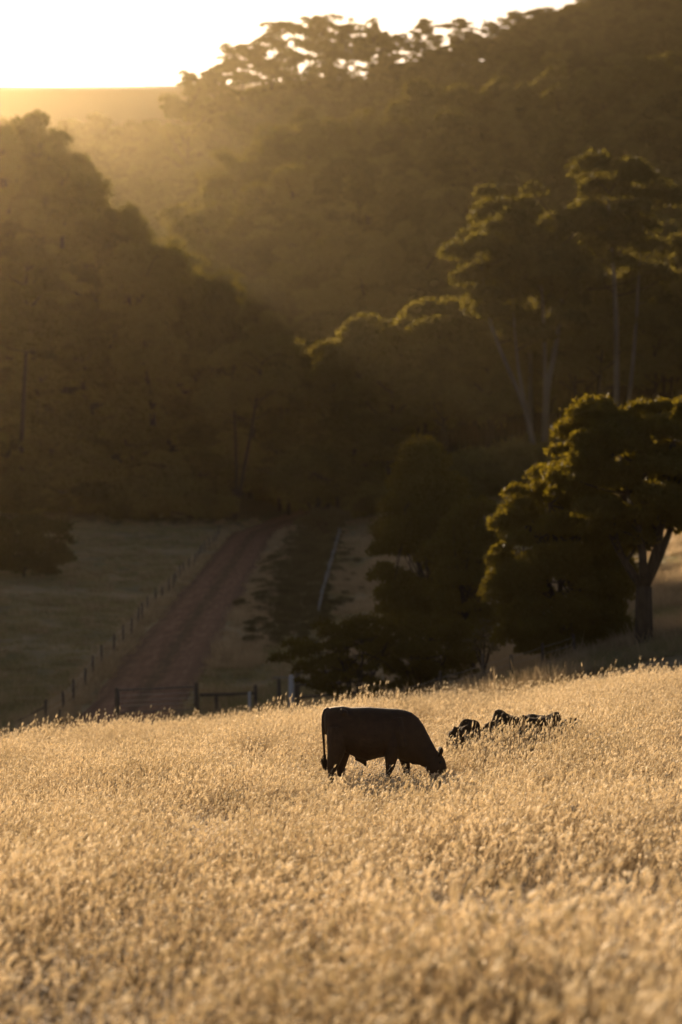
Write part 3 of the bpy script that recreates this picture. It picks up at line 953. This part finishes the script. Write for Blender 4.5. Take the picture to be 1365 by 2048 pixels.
def wire_fence(name, pts, label, hts, pr, wires, postm='post', group=None, spread=None):
    x0, y0 = pts[0]
    base = Vector((x0, y0, g(x0, y0)))
    e = empty(name, base, label=label, cat='fence', group=group)
    meshes = [round_post(1.0, pr, 10 + k).mesh('post', M[postm], True) for k in range(4)]
    for i, (xx, yy) in enumerate(pts):
        p = link('post', meshes[i % 4], e)
        p.location = Vector((xx, yy, g(xx, yy))) - base
        hh = hts[i % len(hts)] if not callable(hts) else hts(i)
        p.scale = (1, 1, hh)
        p.rotation_euler = (rng.normal(0, 0.025), rng.normal(0, 0.03), rng.uniform(0, 6))
    for wz_ in wires:
        mb = MB()
        line = []
        for (a, b_) in zip(pts[:-1], pts[1:]):
            for t in (0, 0.5):
                xx = a[0] + (b_[0] - a[0]) * t; yy = a[1] + (b_[1] - a[1]) * t
                line.append(Vector((xx, yy, g(a[0], a[1]) * (1 - t) + g(b_[0], b_[1]) * t + wz_ - (0.03 if t else 0))) - base)
        line.append(Vector((*pts[-1], g(*pts[-1]) + wz_)) - base)
        mb.tube(np.array(line), 0.006, 5)
        link('wire', mb.mesh('wire', M['wire'], True), e)
    return e, base


ft = [(-15.05 + 0.15 * math.sin(k), 123.5 + 6.1 * k + 0.6 * math.sin(2.3 * k)) for k in range(30)]
fe, fb = wire_fence('wire_fence', ft, 'wire fence with dark timber posts running along the left of the road', [1.28, 1.2, 1.33, 1.18, 1.26], 0.075, [0.3, 0.62, 0.95, 1.12])
mb = MB(); mb.tube([[0.05, 0, 0.95], [-1.9, 0.1, g(-16.9, 123.5) - fb.z]], [0.05, 0.05], 7)
link('brace', mb.mesh('brace', M['post'], True), fe)
mb = round_post(0.75, 0.06, 77); q = link('stub_post', mb.mesh('stub_post', M['post'], True), fe); q.location = (0.75, -0.6, g(-14.3, 122.9) - fb.z)

ft = [(-1.75 + 1.6 * k / 21, 186 + 5.4 * k) for k in range(22)]
wire_fence('pale_fence', ft, 'pale wire fence line climbing the valley left of the grey bank', [1.25, 1.15, 1.3], 0.085, [0.35, 0.7, 1.05], postm='pale_post')
ft = [(px(p, dd), dd) for p, dd in ((742, 108), (808, 107), (880, 106), (965, 105), (1022, 104.5), (1085, 104), (1150, 104))]
wire_fence('brow_fence', ft, 'wire fence with grey posts just behind the brow, under the dark trees', [1.25, 1.2, 1.4, 1.6, 1.2], 0.07, [0.4, 0.8, 1.1])

# farm gate across the road
D = 128.0
xa, xb = px(235, D), px(395, D)
za, zb = g(xa, D), g(xb, D)
gate = empty('farm_gate', (xa, D, za), label='closed steel farm gate with single top rail across the gravel road', cat='gate')
L = xb - xa
rise = zb - za + 0.06


def rail(name, parent, p, q, r, m='steel'):
    mb = MB(); mb.tube([p, q], [r, r], 9)
    return link(name, mb.mesh(name, M[m], True), parent)


zt = pz(1380, D) - za
rail('top_rail', gate, (0.1, 0, zt), (L - 0.1, 0, zt + 0.18), 0.055)
rail('bottom_rail', gate, (0.1, 0, 0.16), (L - 0.1, 0, 0.34), 0.035)
rail('end_stile', gate, (0.12, 0, 0.14), (0.12, 0, zt), 0.04)
rail('end_stile', gate, (L - 0.12, 0, 0.33), (L - 0.12, 0, zt + 0.18), 0.04)
for f in (0.3, 0.52, 0.75):
    rail('gate_wire', gate, (0.12, 0, 0.16 + (zt - 0.16) * f), (L - 0.12, 0, 0.34 + (zt - 0.16) * f), 0.008, 'wire')
p = link('gate_post', round_post(zt + 0.12, 0.11, 5).mesh('gate_post', M['post'], True), gate)
p = link('gate_post', round_post(zt + 0.34, 0.11, 6).mesh('gate_post', M['post'], True), gate); p.location = (L, 0, zb - za - 0.05)

# rail fence to the right of the gate
xs2, xe2 = px(400, D), px(512, D)
rf = empty('rail_fence', (xs2, D + 0.4, g(xs2, D + 0.4)), label='low single-rail timber fence right of the farm gate', cat='fence')
zl = pz(1390, D) - rf.location.z
zr = pz(1386, D) - rf.location.z
mb = MB(); mb.tube([[0, 0, zl], [1.6, 0, zl + 0.03], [xe2 - xs2, 0, zr]], [0.085, 0.08, 0.075], 8); link('rail', mb.mesh('rail', M['post'], True), rf)
for xx in (0.9, (xe2 - xs2)):
    h_ = (zl if xx < 2 else pz(1370, D) - rf.location.z)
    gz = g(xs2 + xx, D + 0.4) - rf.location.z
    p = link('post', round_post(h_ - gz, 0.10, 8).mesh('post', M['post'], True), rf); p.location = (xx, 0.02, gz)

# yard posts
def yard_post(p, d, top, r0, m, label, name='yard_post'):
    xx = px(p, d); zz = g(xx, d)
    o_ = link(name, round_post(pz(top, d) - zz, r0, int(p)).mesh(name, M[m], True), loc=(xx, d, zz))
    return tag(o_, label=label, cat='post', group='posts beside the timber yard')


yard_post(500, 126.5, 1384, 0.09, 'yard_post', 'short pale post at the end of the low rail fence')
yard_post(584, 127, 1352, 0.16, 'yard_post', 'stout pale bluish-grey post left of the tall dark post')
xx = px(558, 127); zz = g(xx, 127)
tp = empty('tee_post', (xx, 127, zz), label='dark post with a short crossbar on top, left of the pale posts', cat='post', group='posts beside the timber yard')
link('upright', round_post(pz(1358, 127) - zz, 0.11, 3).mesh('upright', M['post'], True), tp)
mb = MB(); mb.box((0.12, 0, pz(1356, 127) - zz + 0.03), (0.85, 0.16, 0.06)); link('crossbar', mb.mesh('crossbar', M['pale_post']), tp)
# timber rails with the tall corner post
yx = px(595, 127); yz = g(yx, 127)
yd = empty('yard_rails', (yx, 127, yz), label='dark three-rail timber yard with a tall corner post behind the steer', cat='fence')
link('corner_post', round_post(pz(1338, 127) - yz, 0.14, 4).mesh('corner_post', M['post'], True), yd)
bm = bmesh.new(); bmesh.ops.create_uvsphere(bm, u_segments=12, v_segments=8, radius=0.10)
me = bpy.data.meshes.new('post_cap'); bm.to_mesh(me); bm.free(); me.materials.append(M['yard_post'])
c = link('post_cap', me, yd); c.location = (0, 0, pz(1338, 127) - yz + 0.02); c.scale = (1, 1, 0.7)
ex = px(745, 124) - yx
for row0, row1 in ((1346, 1338), (1370, 1360), (1394, 1382)):
    mb = MB(); za_ = pz(row0, 127) - yz; zb_ = pz(row1, 124) - yz
    mb.tube([[0, -0.15, za_], [ex * 0.5, -1.65, (za_ + zb_) / 2 - 0.02], [ex, -3.15, zb_]], [0.07, 0.075, 0.065], 8); link('rail', mb.mesh('rail', M['post'], True), yd)
for t in (0.5, 1.0):
    gz = g(yx + ex * t, 127 - 3 * t) - yz
    p = link('post', round_post(pz(1340, 125) - yz - gz + 0.1, 0.10, 9).mesh('post', M['post'], True), yd); p.location = (ex * t, -3 * t, gz)


# ------------------------------------------------------------------ the grazing steer
def loft(stations, seg=28, pw=2.35):
    """stations: (top point xz, bottom point xz, half width)"""
    V = []; n_ = len(stations)
    a = np.arange(seg) * 2 * math.pi / seg
    ca, sa = np.cos(a), np.sin(a)
    sx = np.sign(ca) * np.abs(ca) ** (2 / pw); sz = np.sign(sa) * np.abs(sa) ** (2 / pw)
    for (t, b_, hw) in stations:
        t = np.array(t); b_ = np.array(b_); c_ = (t + b_) / 2; h = (t - b_) / 2
        P_ = np.zeros((seg, 3))
        P_[:, 1] = sx * hw * np.where(sz > 0, 1 - 0.18 * sz ** 2, 1)
        P_[:, 0] = c_[0] + sz * h[0]; P_[:, 2] = c_[1] + sz * h[1]
        V.append(P_)
    V = np.concatenate(V)
    Q = [[i * seg + j, i * seg + (j + 1) % seg, (i + 1) * seg + (j + 1) % seg, (i + 1) * seg + j] for i in range(n_ - 1) for j in range(seg)]
    c0 = V[:seg].mean(0); c1 = V[-seg:].mean(0)
    k0 = len(V); V = np.vstack([V, c0, c1])
    T = [[k0, (j + 1) % seg, j] for j in range(seg)] + [[k0 + 1, (n_ - 1) * seg + j, (n_ - 1) * seg + (j + 1) % seg] for j in range(seg)]
    return V, Q, T


mb = MB()
torso = [((.015, 1.25), (.03, 1.02), .08), ((.05, 1.32), (.05, .92), .15), ((.12, 1.358), (.12, .80), .215), ((.22, 1.372), (.22, .70), .255), ((.34, 1.378), (.36, .62), .275),
         ((.46, 1.356), (.48, .565), .305), ((.60, 1.362), (.60, .515), .335), ((.75, 1.367), (.75, .478), .35), ((.92, 1.355), (.92, .525), .345),
         ((1.08, 1.342), (1.08, .555), .315), ((1.22, 1.336), (1.22, .515), .29), ((1.34, 1.318), (1.34, .475), .265), ((1.47, 1.272), (1.42, .455), .225),
         ((1.58, 1.185), (1.49, .452), .185), ((1.67, 1.06), (1.545, .452), .155), ((1.745, .905), (1.59, .44), .132), ((1.82, .765), (1.63, .415), .118), ((1.885, .645), (1.67, .375), .112)]
mb.add(*loft(torso))
head = [((1.80, .70), (1.64, .44), .09), ((1.90, .635), (1.68, .38), .108), ((1.975, .575), (1.705, .33), .118), ((2.02, .485), (1.735, .265), .118), ((2.045, .385), (1.765, .215), .106),
        ((2.055, .285), (1.80, .165), .088), ((2.05, .19), (1.835, .115), .076), ((2.035, .11), (1.865, .065), .074), ((2.01, .055), (1.895, .03), .058)]
mb.add(*loft(head, 22, 2.2))


def limb(pts, rads, side):
    mb.tube(np.array([[p_[0], p_[2] if len(p_) > 2 else side, p_[1]] for p_ in pts]), rads, 12)


limb([(.24, 1.02, -.12), (.235, .80, -.15), (.215, .60, -.165), (.17, .43), (.15, .36), (.155, .27), (.155, .14), (.155, .085), (.175, .03), (.18, .0)],
     [.17, .17, .14, .105, .08, .066, .054, .056, .06, .062], -.165)
limb([(.30, 1.02, .12), (.32, .80, .15), (.345, .60, .165), (.30, .43), (.295, .36), (.30, .27), (.315, .14), (.325, .085), (.345, .03), (.35, .0)],
     [.17, .155, .115, .095, .078, .066, .054, .056, .06, .062], .165)
limb([(1.15, .90, -.16), (1.14, .72, -.18), (1.125, .55, -.175), (1.115, .44), (1.10, .345), (1.08, .22), (1.065, .11), (1.06, .075), (1.065, .025), (1.068, .0)],
     [.15, .135, .11, .088, .07, .055, .05, .054, .058, .06], -.165)
limb([(1.28, .90, .15), (1.31, .70, .17), (1.345, .54, .17), (1.37, .43), (1.385, .335), (1.395, .21), (1.40, .11), (1.405, .075), (1.42, .025), (1.425, .0)],
     [.14, .125, .10, .078, .066, .053, .048, .052, .058, .06], .155)
# sheath, dewlap, hip bones, shoulder, jaw
mb.tube(np.array([[.56, 0, .56], [.65, 0, .50], [.695, 0, .44], [.712, 0, .385]]), [.075, .062, .036, .014], 10)
mb.tube(np.array([[1.40, 0, .55], [1.50, 0, .455], [1.60, 0, .45], [1.68, 0, .40]]), [.06, .045, .04, .03], 8)
for s_ in (-1, 1):
    mb.tube(np.array([[.30, .15 * s_, 1.30], [.36, .20 * s_, 1.27], [.42, .20 * s_, 1.18]]), [.055, .06, .03], 8)
    mb.tube(np.array([[1.22, .18 * s_, 1.18], [1.26, .23 * s_, .95], [1.30, .21 * s_, .72]]), [.10, .10, .09], 10)
    # ears: stalk and blade
    mb.tube(np.array([[1.93, .085 * s_, .575], [1.945, .135 * s_, .615], [1.95, .175 * s_, .655], [1.947, .20 * s_, .69], [1.945, .21 * s_, .705]]), [.026, .034, .038, .028, .012], 8)
# tail: thick head of the tail, hanging close to the thigh
mb.tube(np.array([[.10, 0, 1.33], [.045, 0, 1.30], [.012, 0, 1.20], [.005, 0, 1.05], [.012, 0, .88], [.022, 0, .72], [.03, 0, .58], [.035, 0, .50]]),
        [.045, .042, .036, .030, .026, .022, .022, .022], 10)
tmp = bpy.data.objects.new('steer_build', mb.mesh('steer_build', M['hide'], True))
COL.objects.link(tmp)
rm = tmp.modifiers.new('r', 'REMESH'); rm.mode = 'VOXEL'; rm.voxel_size = 0.0115; rm.use_smooth_shade = True
sm = tmp.modifiers.new('s', 'SMOOTH'); sm.factor = 0.5; sm.iterations = 5
bpy.context.view_layer.update()
body = bpy.data.meshes.new_from_object(tmp.evaluated_get(bpy.context.evaluated_depsgraph_get()))
bpy.data.objects.remove(tmp)
body.name = 'steer_body'
body.materials.clear(); body.materials.append(M['hide'])
for p_ in body.polygons: p_.use_smooth = True
CX, CY = px(646, 40), 40.0
steer = empty('steer', (CX, CY, g(CX + 1, CY) - 0.03), label='black steer grazing side-on in the golden grass, head down to the right', cat='steer')
link('body', body, steer)
r_ = np.random.default_rng(5)
# tail switch: hanging hair
mb = MB()
for q in range(90):
    a = r_.uniform(0, 6.28); w_ = r_.uniform(0, 0.022)
    s0 = np.array([.034 + w_ * math.cos(a), w_ * math.sin(a), r_.uniform(.48, .60)])
    e_ = np.array([.055 + r_.normal(0, .028), r_.normal(0, .025), r_.uniform(.31, .40)])
    md_ = (s0 + e_) / 2 + np.array([r_.normal(-.012, .012), r_.normal(0, .012), 0])
    mb.tube(np.array([s0, md_, e_]), [.005, .0065, .001], 4, cap=False)
link('tail_switch', mb.mesh('tail_switch', M['hide'], True), steer)
for s_ in (-1, 1):
    bm = bmesh.new(); bmesh.ops.create_uvsphere(bm, u_segments=14, v_segments=10, radius=.019)
    me = bpy.data.meshes.new('eye'); bm.to_mesh(me); bm.free(); me.materials.append(M['eye'])
    ey = link('eye', me, steer); ey.location = (1.935, .108 * s_, .455)
for (hx, hy) in ((.19, -.165), (.36, .165), (1.075, -.165), (1.43, .155)):
    mb = MB(); mb.tube(np.array([[hx - .005, hy, -.004], [hx, hy, .03], [hx - .008, hy, .062]]), [.068, .064, .054], 12)
    link('hoof', mb.mesh('hoof', M['hoof'], True), steer)


# ------------------------------------------------------------------ boulders in the grass behind the steer
def boulder(seed, size):
    r = np.random.default_rng(seed)
    bm = bmesh.new(); bmesh.ops.create_icosphere(bm, subdivisions=4, radius=1)
    pl = r.normal(size=(16, 3)); pl /= np.linalg.norm(pl, axis=1)[:, None]; off = r.uniform(0.68, 0.98, 16)
    ph = r.uniform(0, 6, 6)
    for v in bm.verts:
        p = np.array(v.co)
        for n_, o_ in zip(pl, off):
            t = p @ n_ - o_
            if t > 0: p = p - n_ * t * 0.85
        p = p * (1 + 0.09 * math.sin(5 * p[0] + ph[0]) * math.sin(4 * p[1] + ph[1]) + 0.05 * math.sin(13 * p[0] + ph[2]) * math.sin(11 * p[2] + ph[3]) + 0.012 * math.sin(29 * p[1] + ph[4]) * math.sin(31 * p[2] + ph[5]))
        p = p * (1 + 0.07 * mnoise.fractal(Vector(p * 2.2 + seed), 0.9, 2.2, 5))
        v.co = p * np.array(size)
    me = bpy.data.meshes.new('boulder'); bm.to_mesh(me); bm.free()
    me.materials.append(M['rock'])
    for p in me.polygons: p.use_smooth = True
    return me


BOULD = [(912, 1450, 46.2, 0.15, 'small leftmost dark boulder in the grass right of the steer\'s head'),
         (937, 1434, 46.8, 0.30, 'rounded dark boulder, second from the left in the grass'),
         (982, 1436, 47.2, 0.24, 'low dark boulder left of the tallest boulder'),
         (1022, 1418, 47.6, 0.34, 'tallest dark boulder with rounded top in the grass'),
         (1062, 1430, 47.8, 0.36, 'long sloping dark boulder against the right of the tallest one'),
         (1104, 1426, 48.0, 0.20, 'small pointed dark boulder in the grass'),
         (1144, 1438, 48.4, 0.28, 'low rightmost dark boulder in the grass')]
for i, (p, top, d, hw, lab) in enumerate(BOULD):
    x = px(p, d); zt = pz(top, d); z0 = g(x, d)
    hgt = zt - z0 + (-0.02 if i > 3 else -0.07 if i == 3 else -0.13)
    ob = link('boulder', boulder(40 + i, (hw * 1.85, hw * 1.2, hgt * 0.72)), loc=(x, d, z0 + hgt * 0.40))
    ob.rotation_euler.z = 0.7 * i
    tag(ob, lab, 'boulder', 'dark boulders in the grass')

# ------------------------------------------------------------------ hazy air
def haze():
    lo, hi = Vector((-2450, -450, -80)), Vector((2450, 2050, 345))
    mb = MB(); mb.box((lo + hi) / 2, hi - lo)
    m, n, o = mat('haze')
    pv = n.nodes.new('ShaderNodeVolumePrincipled')
    pv.inputs['Color'].default_value = (0.98, 0.77, 0.47, 1)
    pv.inputs['Density'].default_value = 0.000020
    pv.inputs['Anisotropy'].default_value = 0.88
    n.links.new(pv.outputs[0], o.inputs['Volume'])
    ob = link('haze', mb.mesh('haze', m))
    tag(ob, label='warm haze hanging in the valley air', cat='haze', kind='stuff')


haze()
